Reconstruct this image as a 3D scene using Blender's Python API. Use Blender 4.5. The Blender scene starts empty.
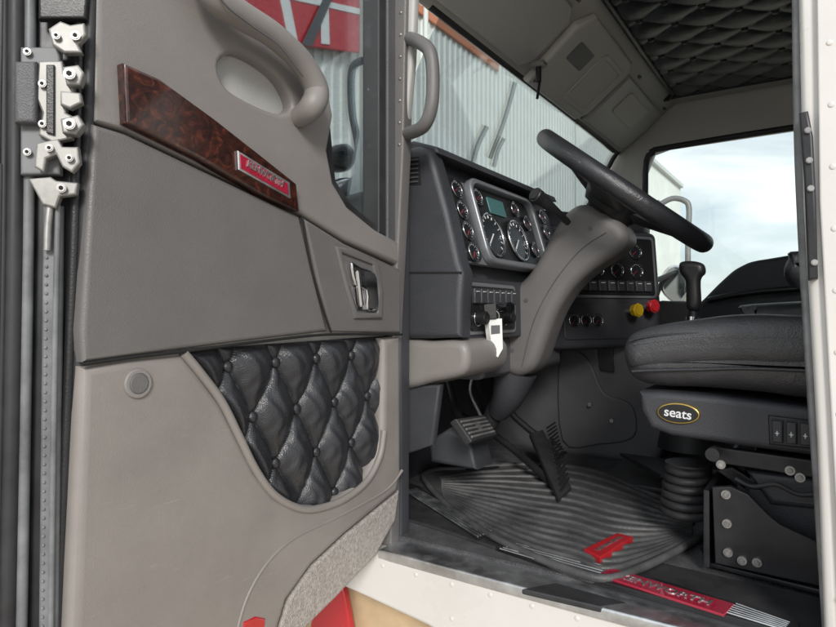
import bpy, bmesh, math, random
from mathutils import Vector, Matrix
random.seed(4)
rad=math.radians
F=628.0; YAW=rad(33)
L=Vector((-math.sin(YAW),math.cos(YAW),0)); R=Vector((math.cos(YAW),math.sin(YAW),0)); UZ=Vector((0,0,1))
VX=Vector((1,0,0)); VY=Vector((0,1,0))
def ray(u,v): return L+R*((u-418)/F)+UZ*((313-v)/F)
scene=bpy.context.scene
# ---------------------------------------------------------------- frames
class Fr:
    def __init__(s,o,ax,ay):
        s.o=Vector(o); s.ax=Vector(ax).normalized(); s.ay=Vector(ay).normalized(); s.n=s.ax.cross(s.ay).normalized()
    def hit(s,u,v):
        d=ray(u,v); t=s.o.dot(s.n)/d.dot(s.n); return d*t
    def c(s,p):
        if len(p)==3: return (p[1],p[2])
        h=s.hit(*p)-s.o; return (h.dot(s.ax),h.dot(s.ay))
    def w(s,a,b,n=0.0): return s.o+s.ax*a+s.ay*b+s.n*n
    def off(s,d): return Fr(s.o+s.n*d,s.ax,s.ay)
    def mat(s,d=0):
        m=Matrix((s.ax,s.ay,s.n)).transposed().to_4x4(); m.translation=s.o+s.n*d; return m
def FX(v): return Fr((v,0,0),VY,UZ)
def FY(v): return Fr((0,v,0),VX,UZ)
def FZ(v): return Fr((0,0,v),VX,VY)
# ---------------------------------------------------------------- materials
def mk(name,col,rough=.5,metal=0,bs=0,bd=0.1,var=0.0,vs=6,coat=0,spec=.5,big=0,bigs=10,scuff=0):
    m=bpy.data.materials.new(name); m.use_nodes=True; nt=m.node_tree; N=nt.nodes; K=nt.links
    b=N['Principled BSDF']; b.inputs['Base Color'].default_value=(*col,1); b.inputs['Roughness'].default_value=rough
    b.inputs['Metallic'].default_value=metal; b.inputs['Coat Weight'].default_value=coat; b.inputs['Specular IOR Level'].default_value=spec
    tc=N.new('ShaderNodeTexCoord')
    last=None
    if var>0:
        n=N.new('ShaderNodeTexNoise'); n.inputs['Scale'].default_value=vs; n.inputs['Detail'].default_value=5; n.inputs['Roughness'].default_value=.65
        K.new(tc.outputs['Object'],n.inputs['Vector'])
        r=N.new('ShaderNodeMapRange'); r.inputs[1].default_value=.3; r.inputs[2].default_value=.7; r.inputs[3].default_value=1-var; r.inputs[4].default_value=1+var
        K.new(n.outputs['Fac'],r.inputs[0])
        mx=N.new('ShaderNodeVectorMath'); mx.operation='SCALE'; mx.inputs[0].default_value=col; K.new(r.outputs[0],mx.inputs['Scale'])
        last_c=mx.outputs[0]
        if scuff>0:
            mp=N.new('ShaderNodeMapping'); mp.inputs['Scale'].default_value=(9,60,9); mp.inputs['Rotation'].default_value=(.3,.2,.5); K.new(tc.outputs['Object'],mp.inputs[0])
            ns=N.new('ShaderNodeTexNoise'); ns.inputs['Scale'].default_value=1.6; ns.inputs['Detail'].default_value=8; ns.inputs['Roughness'].default_value=.75; K.new(mp.outputs[0],ns.inputs['Vector'])
            rs=N.new('ShaderNodeMapRange'); rs.inputs[1].default_value=.62; rs.inputs[2].default_value=.74; rs.inputs[3].default_value=0; rs.inputs[4].default_value=scuff; K.new(ns.outputs['Fac'],rs.inputs[0])
            mc=N.new('ShaderNodeMix'); mc.data_type='RGBA'; K.new(rs.outputs[0],mc.inputs['Factor']); K.new(last_c,mc.inputs['A']); mc.inputs['B'].default_value=(min(1,col[0]*1.7),min(1,col[1]*1.75),min(1,col[2]*1.8),1); last_c=mc.outputs['Result']
        K.new(last_c,b.inputs['Base Color'])
        r2=N.new('ShaderNodeMapRange'); r2.inputs[1].default_value=.3; r2.inputs[2].default_value=.7; r2.inputs[3].default_value=max(.02,rough-.1); r2.inputs[4].default_value=min(1,rough+.1)
        K.new(n.outputs['Fac'],r2.inputs[0]); K.new(r2.outputs[0],b.inputs['Roughness'])
    if bs>0:
        v=N.new('ShaderNodeTexVoronoi'); v.inputs['Scale'].default_value=bs
        K.new(tc.outputs['Object'],v.inputs['Vector'])
        bp=N.new('ShaderNodeBump'); bp.inputs['Strength'].default_value=bd; bp.inputs['Distance'].default_value=.002
        K.new(v.outputs['Distance'],bp.inputs['Height']); last=bp
    if big>0:
        n2=N.new('ShaderNodeTexNoise'); n2.inputs['Scale'].default_value=bigs; n2.inputs['Detail'].default_value=4; n2.inputs['Distortion'].default_value=.6
        K.new(tc.outputs['Object'],n2.inputs['Vector'])
        bp2=N.new('ShaderNodeBump'); bp2.inputs['Strength'].default_value=big; bp2.inputs['Distance'].default_value=.02
        K.new(n2.outputs['Fac'],bp2.inputs['Height'])
        if last: K.new(last.outputs[0],bp2.inputs['Normal'])
        last=bp2
    if last: K.new(last.outputs[0],b.inputs['Normal'])
    return m
M={}
M['taupe']=mk('taupe_plastic',(.258,.234,.217),.46,bs=800,bd=.15,var=.10,vs=7,scuff=.4)
M['taupe_l']=mk('taupe_trim_plastic',(.24,.222,.21),.44,bs=800,bd=.13,var=.07)
M['vinyl']=mk('grey_vinyl',(.152,.145,.142),.44,bs=750,bd=.2,var=.09,vs=5)
M['char']=mk('charcoal_plastic',(.095,.095,.102),.48,bs=600,bd=.25,var=.14,scuff=.2)
M['char2']=mk('dark_dash_vinyl',(.048,.050,.057),.45,bs=600,bd=.25,var=.12)
M['black']=mk('black_plastic',(.016,.016,.017),.4,bs=500,bd=.12,var=.2)
M['leather']=mk('black_leather',(.024,.025,.029),.36,bs=500,bd=.25,var=.15,big=.16,bigs=16,spec=.7)
M['seatl']=mk('seat_leather',(.052,.053,.058),.42,bs=460,bd=.3,var=.18,big=.25,bigs=12,spec=.8)
M['rubber']=mk('black_rubber',(.030,.030,.032),.55,var=.3,vs=20)
M['mat']=mk('mat_rubber',(.080,.079,.080),.5,var=.45,vs=14,bs=300,bd=.2)
M['seal']=mk('grey_seal',(.17,.175,.18),.5,var=.35,vs=18)
M['carpet']=mk('floor_carpet',(.085,.085,.090),.95,bs=500,bd=1,var=.35,vs=30)
M['dcarpet']=mk('door_carpet',(.40,.365,.335),.95,bs=420,bd=.8,var=.3,vs=170)
M['white']=mk('white_paint',(.70,.68,.65),.3,coat=.4,var=.06,vs=3)
M['cream']=mk('cream_headliner',(.55,.535,.50),.6,bs=400,bd=.15,var=.05)
M['cream2']=mk('cream_console',(.46,.455,.435),.5,bs=500,bd=.15,var=.05)
M['alu']=mk('brushed_aluminium',(.72,.73,.74),.42,1,var=.15,vs=30)
M['chrome']=mk('chrome',(.8,.8,.82),.08,1)
M['chrome2']=mk('satin_chrome',(.5,.5,.52),.2,1)
M['silver']=mk('silver_trim',(.28,.29,.31),.33,.5,var=.06)
M['steel']=mk('zinc_steel',(.36,.35,.34),.40,.7,var=.35,vs=35)
M['cast']=mk('cast_latch_metal',(.30,.295,.28),.48,.45,var=.35,vs=40)
M['frame']=mk('black_steel',(.026,.026,.029),.38,.2,var=.3,vs=20,scuff=.2)
M['red']=mk('red_enamel',(.34,.015,.04),.3,coat=.5,var=.1,vs=60)
M['redp']=mk('red_paint',(.50,.02,.028),.3,coat=.5,var=.08)
M['yellow']=mk('yellow_knob',(.75,.48,.02),.35)
M['gface']=mk('gauge_face',(.014,.016,.02),.3)
M['gwhite']=mk('white_marking',(.75,.77,.78),.5)
M['lcd']=mk('lcd_display',(.08,.2,.2),.2)
M['gold']=mk('gold_trim',(.6,.42,.12),.3,.9)
M['tag']=mk('paper_tag',(.8,.8,.78),.7,var=.05,vs=60)
M['tan']=mk('tan_panel_color',(.55,.41,.25),.8,var=.15,vs=12)  # colour of the added sun-catching panel below the sill
M['shadow']=mk('recess_shade_color',(.01,.01,.01),.8)  # near-black colour painted in for the shade inside recesses, gaps and sockets
def wood():
    m=bpy.data.materials.new('burl_wood'); m.use_nodes=True; nt=m.node_tree;N=nt.nodes;K=nt.links;b=N['Principled BSDF']
    tc=N.new('ShaderNodeTexCoord'); n=N.new('ShaderNodeTexNoise'); n.inputs['Scale'].default_value=34; n.inputs['Detail'].default_value=10; n.inputs['Distortion'].default_value=2.8; n.inputs['Roughness'].default_value=.72
    K.new(tc.outputs['Object'],n.inputs['Vector']); r=N.new('ShaderNodeValToRGB'); e=r.color_ramp.elements
    e[0].position=.38; e[0].color=(.009,.004,.004,1); e[1].position=.7; e[1].color=(.15,.04,.02,1)
    x=e.new(.53); x.color=(.045,.012,.008,1)
    K.new(n.outputs['Fac'],r.inputs[0]); K.new(r.outputs[0],b.inputs['Base Color']); b.inputs['Roughness'].default_value=.3; b.inputs['Coat Weight'].default_value=.7; b.inputs['Coat Roughness'].default_value=.08
    return m
M['wood']=wood()
def glass(name,tint,f=.5):
    m=bpy.data.materials.new(name); m.use_nodes=True; nt=m.node_tree;N=nt.nodes;K=nt.links; N.clear()
    o=N.new('ShaderNodeOutputMaterial'); t=N.new('ShaderNodeBsdfTransparent'); t.inputs[0].default_value=(*tint,1)
    g=N.new('ShaderNodeBsdfGlossy'); g.inputs['Roughness'].default_value=.02; g.inputs['Color'].default_value=(.9,.95,1,1)
    fr=N.new('ShaderNodeFresnel'); fr.inputs[0].default_value=1.45
    ml=N.new('ShaderNodeMath'); ml.operation='MULTIPLY'; ml.inputs[1].default_value=f; K.new(fr.outputs[0],ml.inputs[0])
    x=N.new('ShaderNodeMixShader'); K.new(ml.outputs[0],x.inputs[0]); K.new(t.outputs[0],x.inputs[1]); K.new(g.outputs[0],x.inputs[2]); K.new(x.outputs[0],o.inputs[0])
    return m
M['glass']=glass('window_glass',(.95,.98,.965),.7)
M['ground']=mk('concrete_yard',(.44,.39,.33),.85,var=.2,vs=.8,bs=40,bd=.3)
M['wall']=mk('painted_metal_siding',(.64,.67,.655),.5,var=.09,vs=.3)
M['conc']=mk('concrete_base',(.33,.32,.3),.9,var=.15,vs=2)
M['leaf']=mk('tree_foliage',(.05,.08,.03),.9,var=.5,vs=2)
M['post']=mk('galvanised_pole',(.2,.2,.2),.5,.3,var=.1)
M['orange']=mk('orange_trim',(.50,.17,.08),.5,var=.1)
# ---------------------------------------------------------------- builders
def grp(name):
    e=bpy.data.objects.new(name,None); e.empty_display_size=.1; scene.collection.objects.link(e); return e
def addobj(name,me,mat,parent,ang=35):
    o=bpy.data.objects.new(name,me); scene.collection.objects.link(o)
    if mat is not None:
        me.materials.clear(); me.materials.append(M[mat])
    for p in me.polygons: p.use_smooth=True
    try: me.set_sharp_from_angle(angle=rad(ang))
    except Exception: pass
    if parent: o.parent=parent
    return o
def fromcurve(name,cu,mw,mat,parent,ang=35):
    t=bpy.data.objects.new('tmp',cu)
    me=bpy.data.meshes.new_from_object(t)
    bpy.data.objects.remove(t)
    o=addobj(name,me,mat,parent,ang); o.matrix_world=mw; return o
def cr(pts,n=8,closed=False):
    out=[]; P=[Vector(p) for p in pts]; k=len(P)
    for i in range(k if closed else k-1):
        if closed: a,b,c,d=P[(i-1)%k],P[i],P[(i+1)%k],P[(i+2)%k]
        else: a,b,c,d=P[max(i-1,0)],P[i],P[i+1],P[min(i+2,k-1)]
        for j in range(n):
            t=j/n
            out.append(.5*((2*b)+(c-a)*t+(2*a-5*b+4*c-d)*t*t+(3*b-a-3*c+d)*t**3))
    if not closed: out.append(P[-1])
    return [tuple(p) for p in out]
def cr2(pts,n=4,closed=True): return [p[:2] for p in cr([(a,b,0) for a,b in pts],n,closed)]
def panel(name,parent,fr,pts,thick,bev,mat,holes=(),smooth=0,ang=35,br=3):
    cu=bpy.data.curves.new(name,'CURVE'); cu.dimensions='2D'; cu.fill_mode='BOTH'
    for poly in [pts]+list(holes):
        c=[fr.c(p) for p in poly]
        if smooth: c=cr([(x[0],x[1],0) for x in c],smooth,True)
        s=cu.splines.new('POLY'); s.points.add(len(c)-1); s.use_cyclic_u=True
        for i,p in enumerate(c): s.points[i].co=(p[0],p[1],0,1)
    bev=min(bev,thick/2*.98)
    cu.extrude=max(thick/2-bev,0.00005); cu.bevel_depth=bev; cu.bevel_resolution=br; cu.offset=-bev
    return fromcurve(name,cu,fr.mat(-thick/2),mat,parent,ang)
def rect(a0,a1,b0,b1,r=0):
    if r<=0: return [(0,a0,b0),(0,a1,b0),(0,a1,b1),(0,a0,b1)]
    out=[]
    for cx,cy,s in ((a1-r,b0+r,-90),(a1-r,b1-r,0),(a0+r,b1-r,90),(a0+r,b0+r,180)):
        for k in range(5):
            t=rad(s+k*22.5); out.append((0,cx+r*math.cos(t),cy+r*math.sin(t)))
    return out
def circ(a,b,r,n=28,rb=None):
    rb=rb or r
    return [(0,a+r*math.cos(2*math.pi*i/n),b+rb*math.sin(2*math.pi*i/n)) for i in range(n)]
def tube(name,parent,pts,r,mat,closed=False,smooth=8,res=6,radii=None):
    cu=bpy.data.curves.new(name,'CURVE'); cu.dimensions='3D'
    P=[tuple(p) for p in pts]
    P4=[(p[0],p[1],p[2],rr) for p,rr in zip(P,radii)] if radii else [(p[0],p[1],p[2],1) for p in P]
    if smooth: P4=[tuple(x) for x in cr4(P4,smooth,closed)]
    s=cu.splines.new('POLY'); s.points.add(len(P4)-1); s.use_cyclic_u=closed
    for i,p in enumerate(P4): s.points[i].co=(p[0],p[1],p[2],1); s.points[i].radius=p[3]
    cu.bevel_depth=r; cu.bevel_resolution=res; cu.use_fill_caps=True
    return fromcurve(name,cu,Matrix.Identity(4),mat,parent,60)
def cr4(pts,n,closed):
    P=[Vector(p) for p in pts]; out=[];k=len(P)
    for i in range(k if closed else k-1):
        if closed: a,b,c,d=P[(i-1)%k],P[i],P[(i+1)%k],P[(i+2)%k]
        else: a,b,c,d=P[max(i-1,0)],P[i],P[i+1],P[min(i+2,k-1)]
        for j in range(n):
            t=j/n; out.append(.5*((2*b)+(c-a)*t+(2*a-5*b+4*c-d)*t*t+(3*b-a-3*c+d)*t**3))
    if not closed: out.append(P[-1])
    return out
def cyl(name,parent,p0,p1,r,mat,r2=None,n=28,bev=0):
    p0=Vector(p0);p1=Vector(p1);r2=r if r2 is None else r2
    bm=bmesh.new(); d=(p1-p0); bmesh.ops.create_cone(bm,cap_ends=True,segments=n,radius1=r,radius2=r2,depth=d.length)
    if bev>0:
        es=[e for e in bm.edges if abs(e.verts[0].co.z-e.verts[1].co.z)<1e-6]
        bmesh.ops.bevel(bm,geom=es,offset=bev,segments=3,affect='EDGES')
    q=d.to_track_quat('Z','Y').to_matrix().to_4x4(); q.translation=(p0+p1)/2
    bm.transform(q); me=bpy.data.meshes.new(name); bm.to_mesh(me); bm.free(); return addobj(name,me,mat,parent)
def box(name,parent,x0,x1,y0,y1,z0,z1,mat,bev=0.003):
    bm=bmesh.new(); bmesh.ops.create_cube(bm,size=1)
    bmesh.ops.scale(bm,vec=(x1-x0,y1-y0,z1-z0),verts=bm.verts)
    if bev>0: bmesh.ops.bevel(bm,geom=bm.edges[:],offset=bev,segments=3,affect='EDGES')
    bm.transform(Matrix.Translation(Vector(((x0+x1)/2,(y0+y1)/2,(z0+z1)/2)))); me=bpy.data.meshes.new(name); bm.to_mesh(me); bm.free(); return addobj(name,me,mat,parent)
def dots(name,parent,P,r,n,mat,flat=.45):
    bm=bmesh.new(); q=Vector(n).to_track_quat('Z','Y').to_matrix().to_4x4()
    for p in P:
        m=Matrix.Translation(Vector(p))@q@Matrix.Diagonal((1,1,flat,1))
        bmesh.ops.create_uvsphere(bm,u_segments=12,v_segments=8,radius=r,matrix=m)
    me=bpy.data.meshes.new(name); bm.to_mesh(me); bm.free(); return addobj(name,me,mat,parent,80)
def surf(name,parent,fn,na,nb,mat,ang=80):
    vs=[fn(i/(na-1),j/(nb-1)) for j in range(nb) for i in range(na)]
    fs=[(j*na+i,j*na+i+1,(j+1)*na+i+1,(j+1)*na+i) for j in range(nb-1) for i in range(na-1)]
    me=bpy.data.meshes.new(name); me.from_pydata(vs,[],fs); me.update(); return addobj(name,me,mat,parent,ang)
def loft(name,parent,rings,mat,ang=50):
    n=len(rings[0]); vs=[p for r in rings for p in r]; fs=[]
    for k in range(len(rings)-1):
        for i in range(n): fs.append((k*n+i,k*n+(i+1)%n,(k+1)*n+(i+1)%n,(k+1)*n+i))
    fs.append(tuple(range(n))[::-1]); fs.append(tuple((len(rings)-1)*n+i for i in range(n)))
    me=bpy.data.meshes.new(name); me.from_pydata([tuple(v) for v in vs],[],fs); me.update()
    bm=bmesh.new(); bm.from_mesh(me); bmesh.ops.recalc_face_normals(bm,faces=bm.faces); bm.to_mesh(me); bm.free()
    return addobj(name,me,mat,parent,ang)
def text(name,parent,fr,s,a,b,size,mat,xd=(1,0),ext=.0006,sx=1.0):
    cu=bpy.data.curves.new(name,'FONT'); cu.body=s; cu.size=size; cu.align_x='CENTER'; cu.align_y='CENTER'; cu.extrude=ext; cu.offset=size*.012
    xd=Vector((xd[0],xd[1])).normalized()
    ax=(fr.ax*xd.x+fr.ay*xd.y); ay=(-fr.ax*xd.y+fr.ay*xd.x)
    m=Matrix((ax*sx,ay,fr.n)).transposed().to_4x4(); m.translation=fr.w(a,b,ext)
    return fromcurve(name,cu,m,mat,parent)
def tuft(name,parent,fr,ftop,fbot,a0,a1,na,nb,pa,pb,depth,mat,bmat,br=.008,oa=0,ob=0,edge=.02,wa=.0012,pw=.42):
    def fn(s,t):
        a=a0+(a1-a0)*s; T=ftop(a);B=fbot(a); b=B+(T-B)*t
        A=((a-oa)/pa+(b-ob)/pb); C=((a-oa)/pa-(b-ob)/pb)
        h=(abs(math.sin(math.pi*A))*abs(math.sin(math.pi*C)))**pw*depth
        da=min(a-a0,a1-a,T-b,b-B); e=min(1,max(0,da/edge)); h*=math.sqrt(max(0,1-(1-e)**2))
        wr=wa*math.sin(a*260+math.sin(b*90)*2)*math.sin(b*75+a*40)
        return tuple(fr.w(a,b,h+wr*e))
    surf(name,parent,fn,na,nb,mat,80)
    P=[]
    for m in range(-60,60):
        for n in range(-60,60):
            a=oa+pa*(m+n)/2; b=ob+pb*(m-n)/2
            if a0+.012<a<a1-.012 and fbot(a)+.012<b<ftop(a)-.012: P.append(fr.w(a,b,.005))
    if P: dots(name+'_buttons',parent,P,br,fr.n,bmat,.6)
def interp(C,a):
    for i in range(len(C)-1):
        if C[i][0]<=a<=C[i+1][0]:
            t=(a-C[i][0])/max(1e-9,C[i+1][0]-C[i][0]); return C[i][1]+t*(C[i+1][1]-C[i][1])
    return C[0][1] if a<C[0][0] else C[-1][1]

# ================================================================ DOOR
D=grp('truck_door')
f0=FX(-.72)
panel('outer_shell',D,f0,[(76,-300),(195,-300),(212,-60),(250,5),(300,45),(328,85),(328,175),(345,205),(378,232),(402,243),(400,480),(372,545),(330,592),(295,625),(270,720),(240,900),(60,900)],.055,.01,'white')
panel('lower_panel',D,FX(-.69),[(82,366),(130,358),(183,353)]+[(200,372),(222,402),(240,438),(256,470),(275,494),(300,506),(322,505),(345,495),(365,478),(377,458),(383,430)]+[(384,338),(401,336),(402,470),(398,492),(378,508),(345,535),(312,566),(288,600),(276,640),(262,760),(66,760)],.03,.012,'taupe',br=5)
panel('carpet_kick',D,FX(-.698),[(400,490),(396,520),(376,556),(336,598),(302,632),(280,760),(255,760),(276,640),(288,600),(312,566),(345,535),(378,508)],.02,.006,'dcarpet')
panel('upper_trim',D,FX(-.69),[(96,-80),(205,-80),(222,-30),(250,5),(300,45),(328,85),(334,115),(328,150),(334,182),(348,206),(376,229),(402,243),(402,266),(345,240),(301,213),(126,130),(95,121)],.03,.008,'taupe_l',holes=[cr2([(220,62),(236,52),(258,60),(282,80),(293,106),(276,112),(240,96),(224,82)])],br=5)
panel('mid_vinyl_panel',D,FX(-.687),[(94,123),(126,133),(300,216),(312,268),(328,331),(250,340),(180,349),(84,362),(82,330)],.03,.006,'vinyl',br=4)
panel('handle_panel',D,FX(-.689),[(304,217),(345,243),(401,269),(401,333),(332,331),(318,280)],.03,.005,'vinyl')
panel('recess_back',D,FX(-.712),[(215,40),(300,70),(300,120),(215,100)],.004,.001,'cream2')
fw=FX(-.676)
panel('wood_trim',D,fw,[(124,62),(160,78),(215,118),(262,155),(297,183),(300,211),(262,193),(200,158),(127,122)],.02,.004,'wood')
fb=FX(-.672)
panel('badge_rim',D,fb,[(238,150),(290,182),(291,198),(239,169)],.004,.001,'alu')
panel('badge_face',D,FX(-.6712),[(240,153),(288,183),(289,195),(241,168)],.003,.001,'red')
a,b=fb.c((265,174)); p1=fb.c((240,160)); p2=fb.c((289,189))
text('badge_text',D,FX(-.6706),'KENWORTH',a,b,.0135,'alu',(p2[0]-p1[0],p2[1]-p1[1]),sx=.92)
fg=FX(-.655)
hp=[fg.hit(*p) for p in [(196,-60),(212,-8),(240,14),(272,34),(300,60),(316,88),(312,106)]]
hp.append(FX(-.69).hit(298,118))
tube('grab_handle',D,hp,.019,'taupe_l',radii=[1.1,1.05,1.0,.95,.95,1,1.0,.8])
tube('handle_seam',D,[FX(-.6355).hit(*p) for p in [(205,-40),(222,0),(250,24),(280,46),(303,76)]],.0012,'char')
panel('side_glass',D,FX(-.735),[(190,-300),(398,-300),(398,250),(340,215),(320,180),(320,85),(290,40),(200,-40)],.004,.001,'glass')
panel('glass_channel',D,FX(-.70),[(379,-300),(388,-300),(388,238),(379,232)],.04,.004,'rubber')
panel('glass_channel_edge',D,FX(-.695),[(388,-300),(397,-300),(402,246),(388,238)],.045,.003,'char')
panel('belt_seal',D,FX(-.715),[(318,120),(330,118),(336,180),(350,202),(378,226),(378,236),(346,212),(328,186)],.012,.003,'rubber')
panel('window_top_frame',D,FX(-.70),[(0,.38,.86),(0,1.0,.86),(0,1.0,.92),(0,.38,.92)],.05,.01,'white')
panel('latch_bezel',D,FX(-.683),[(336,245),(352,248),(379,260),(384,290),(383,318),(356,318),(346,285)],.01,.004,'vinyl',holes=[[(343,252),(374,264),(379,290),(378,312),(358,312),(350,284)]])
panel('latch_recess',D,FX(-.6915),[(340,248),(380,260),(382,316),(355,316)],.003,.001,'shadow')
panel('latch_lever',D,FX(-.679),cr2([(352,262),(362,266),(376,272),(379,290),(379,308),(368,309),(367,290),(356,284)],3),.010,.0045,'chrome',br=4)
panel('latch_cup',D,FX(-.686),[(350,286),(364,288),(366,310),(358,310)],.006,.002,'chrome2')
cyl('latch_pull',D,FX(-.68).hit(357,270),FX(-.68).hit(361,306),.005,'chrome',bev=.002)
a,b=FX(-.689).c((138,383))
panel('round_cap',D,FX(-.6865),circ(a,b,.018),.006,.002,'taupe_l')
panel('round_cap_ring',D,FX(-.686),circ(a,b,.013),.003,.001,'char')
panel('round_cap_centre',D,FX(-.6855),circ(a,b,.0118),.003,.001,'vinyl')
ft=FX(-.714)
bc=[ft.c(p) for p in cr2([(180,351),(200,372),(222,402),(240,438),(256,470),(275,494),(300,508),(322,507),(345,497),(365,480),(380,460),(388,430)],4,False)]
tp0=ft.c((176,350)); tp1=ft.c((390,335))
top=lambda a: tp0[1]+(tp1[1]-tp0[1])*(a-tp0[0])/(tp1[0]-tp0[0])
tuft('tufted_pocket',D,ft,top,lambda a: interp(bc,a)-.004,bc[0][0],bc[-1][0],260,170,.092,.155,.022,'leather','leather',.0085,oa=bc[0][0]+.075,ob=-.075,pw=.5)
tube('pocket_lip',D,[FX(-.69).hit(*p) for p in [(184,353),(200,372),(222,402),(240,438),(256,470),(275,495),(300,508),(322,507),(347,497),(368,479),(380,455),(384,430)]],.006,'taupe')
tube('panel_seam',D,[FX(-.6885).hit(*p) for p in [(82,364),(130,357),(183,351),(260,341),(330,334),(402,334)]],.0022,'shadow')
tube('panel_seam',D,[FX(-.687).hit(*p) for p in [(302,216),(310,262),(322,305),(331,332)]],.0018,'shadow')
tube('panel_crease',D,[FX(-.6915).hit(*p) for p in [(402,470),(385,490),(340,515),(290,540),(255,580),(235,640),(228,740)]],.003,'taupe')
panel('door_reflector',D,FX(-.688),[(244,622),(256,616),(266,618),(264,640),(243,640)],.008,.003,'redp')
eo=Vector((-.70,.40,0)); ed=Vector((-.09,-.10,0)).normalized()
fe=Fr(eo,-ed,UZ)
panel('door_edge_skin',D,fe,[(-60,-400),(92,-400),(92,900),(-60,900)],.012,.002,'frame')
def estrip(n,u0t,u1t,u0b,u1b,v0,v1,d,th,bev,mt):
    f=fe.off(d); panel(n,D,f,[(u0t,v0),(u1t,v0),(u1b,v1),(u0b,v1)],th,bev,mt)
tube('edge_rubber_seal',D,[fe.off(.005).hit(*p) for p in [(94,-200),(90,60),(84,250),(76,450),(68,700)]],.0065,'rubber')
tube('edge_rubber_seal',D,[fe.off(.006).hit(*p) for p in [(82,-200),(79,60),(74,250),(66,450),(57,700)]],.006,'black')
estrip('edge_grey_channel',42,62,36,56,205,800,.016,.014,.005,'seal')
tube('channel_bead',D,[fe.off(.02).hit(*p) for p in [(58,205),(54,400),(49,760)]],.003,'seal')
dots('channel_beads',D,[fe.off(.017).hit(47-(v-210)*.012,v) for v in range(212,640,9)],.0018,fe.n,'seal')
estrip('edge_outer_lip',-60,8,-60,-4,-400,160,.022,.02,.006,'cream2')
estrip('edge_outer_lip_lower',-60,0,-60,-10,162,800,.02,.02,.006,'seal')
tube('edge_black_bulb',D,[fe.off(.012).hit(*p) for p in [(16,-200),(16,60),(14,300),(6,700)]],.008,'rubber')
tube('edge_black_bulb',D,[fe.off(.008).hit(*p) for p in [(30,-200),(30,60),(27,300),(20,700)]],.006,'seal')
tube('edge_black_bulb',D,[fe.off(.008).hit(*p) for p in [(5,-200),(5,60),(3,300),(-5,700)]],.005,'rubber')
estrip('latch_plate',20,60,20,60,46,174,.022,.014,.003,'seal')
estrip('latch_plate_top',38,90,38,86,-30,18,.02,.012,.003,'black')
def lp(n,pts,d,mt='cast',th=.012,bev=.0022): panel(n,D,fe.off(d),pts,th,bev,mt,br=2)
lp('latch_arm',[(48,28),(60,20),(70,24),(84,22),(86,34),(78,44),(82,52),(64,52),(52,44)],.034)
lp('latch_body',[(38,60),(62,60),(64,72),(74,74),(74,98),(66,102),(66,112),(74,116),(72,138),(52,142),(38,134),(42,112),(36,98)],.030)
lp('latch_channel',[(46,64),(54,64),(54,134),(46,132)],.034,'black',.006,.001)
lp('latch_hook',[(36,142),(58,138),(62,146),(78,146),(80,162),(72,172),(62,166),(56,154),(46,158),(44,172),(34,166)],.038)
lp('latch_tail',[(28,178),(50,176),(56,180),(78,182),(76,194),(60,196),(56,208),(42,204)],.030)
lp('latch_lug',[(62,66),(78,64),(84,72),(80,84),(66,84)],.042,th=.016)
lp('latch_lug',[(60,118),(78,114),(84,124),(76,134),(62,132)],.044,th=.016)
lp('latch_pawl',[(60,90),(80,92),(82,102),(70,108),(60,104)],.038)
estrip('latch_black_pad',14,36,14,36,60,122,.036,.014,.004,'char')
for (u,v,d,rr) in [(76,36,.036,.005),(57,36,.036,.004),(70,74,.045,.006),(43,84,.032,.004),(70,124,.047,.006),(43,124,.032,.004),(50,148,.04,.004),(70,158,.04,.004),(62,188,.032,.005),(28,152,.024,.004),(28,52,.024,.004)]:
    f=fe.off(d); c=f.hit(u,v); cyl('latch_bolt',D,c-f.n*.006,c+f.n*.004,rr,'steel',n=16,bev=.001); cyl('latch_bolt_socket',D,c+f.n*.0036,c+f.n*.0045,rr*.5,'shadow',n=6)
tube('latch_rod',D,[fe.off(.022).hit(*p) for p in [(50,206),(48,225),(47,250)]],.004,'steel')

# ================================================================ CAB BODY
C=grp('truck_cab')
ZF=-.44
box('cab_floor',C,-1.05,1.3,1.02,2.8,-.52,ZF,'carpet',.002)
panel('sill_skin',C,FY(.955),[(0,-.735,-.452),(0,1.3,-.452),(0,1.3,-.60),(0,-.45,-.60),(0,-.60,-.562),(0,-.82,-.535)],.05,.008,'white')
panel('sill_step_aluminium',C,FZ(-.446),[(386,545),(396,522),(470,540),(600,580),(700,612),(0,1.0,.99),(0,1.0,.95),(0,-.3,.95),(0,-.71,.955)],.02,.004,'alu')
panel('sill_rubber',C,FZ(-.434),[(402,500),(404,517),(440,528),(500,548),(600,581),(760,625),(0,.3,.99),(0,.3,1.12),(0,-.4,1.16),(0,-.8,1.32),(0,-.9,1.34)],.02,.004,'rubber')
panel('sill_dark_pad',C,FZ(-.444),[(522,588),(556,582),(628,602),(600,606)],.01,.003,'rubber')
dots('sill_rivets',C,[Vector((-.70+i*.075,.9548,-.475)) for i in range(26)]+[Vector((-.55+i*.075,.9548,-.535)) for i in range(24)],.0042,-VY,'white',.3)
panel('sill_plate_front',C,FZ(-.43),[(402,487),(418,486),(494,530),(478,538)],.01,.002,'black')
for i in range(6):
    t=i/5; a0=(405+11*t,490-2.2*t); a1=(478+13*t,536-5.5*t)
    tube('sill_plate_rib',C,[FZ(-.428).hit(*a0),FZ(-.428).hit(*a1)],.0019,'alu',smooth=0,res=2)
panel('sill_plate_long',C,FZ(-.43),[(496,545),(512,541),(620,566),(800,622),(796,634),(600,580)],.01,.002,'black')
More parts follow.
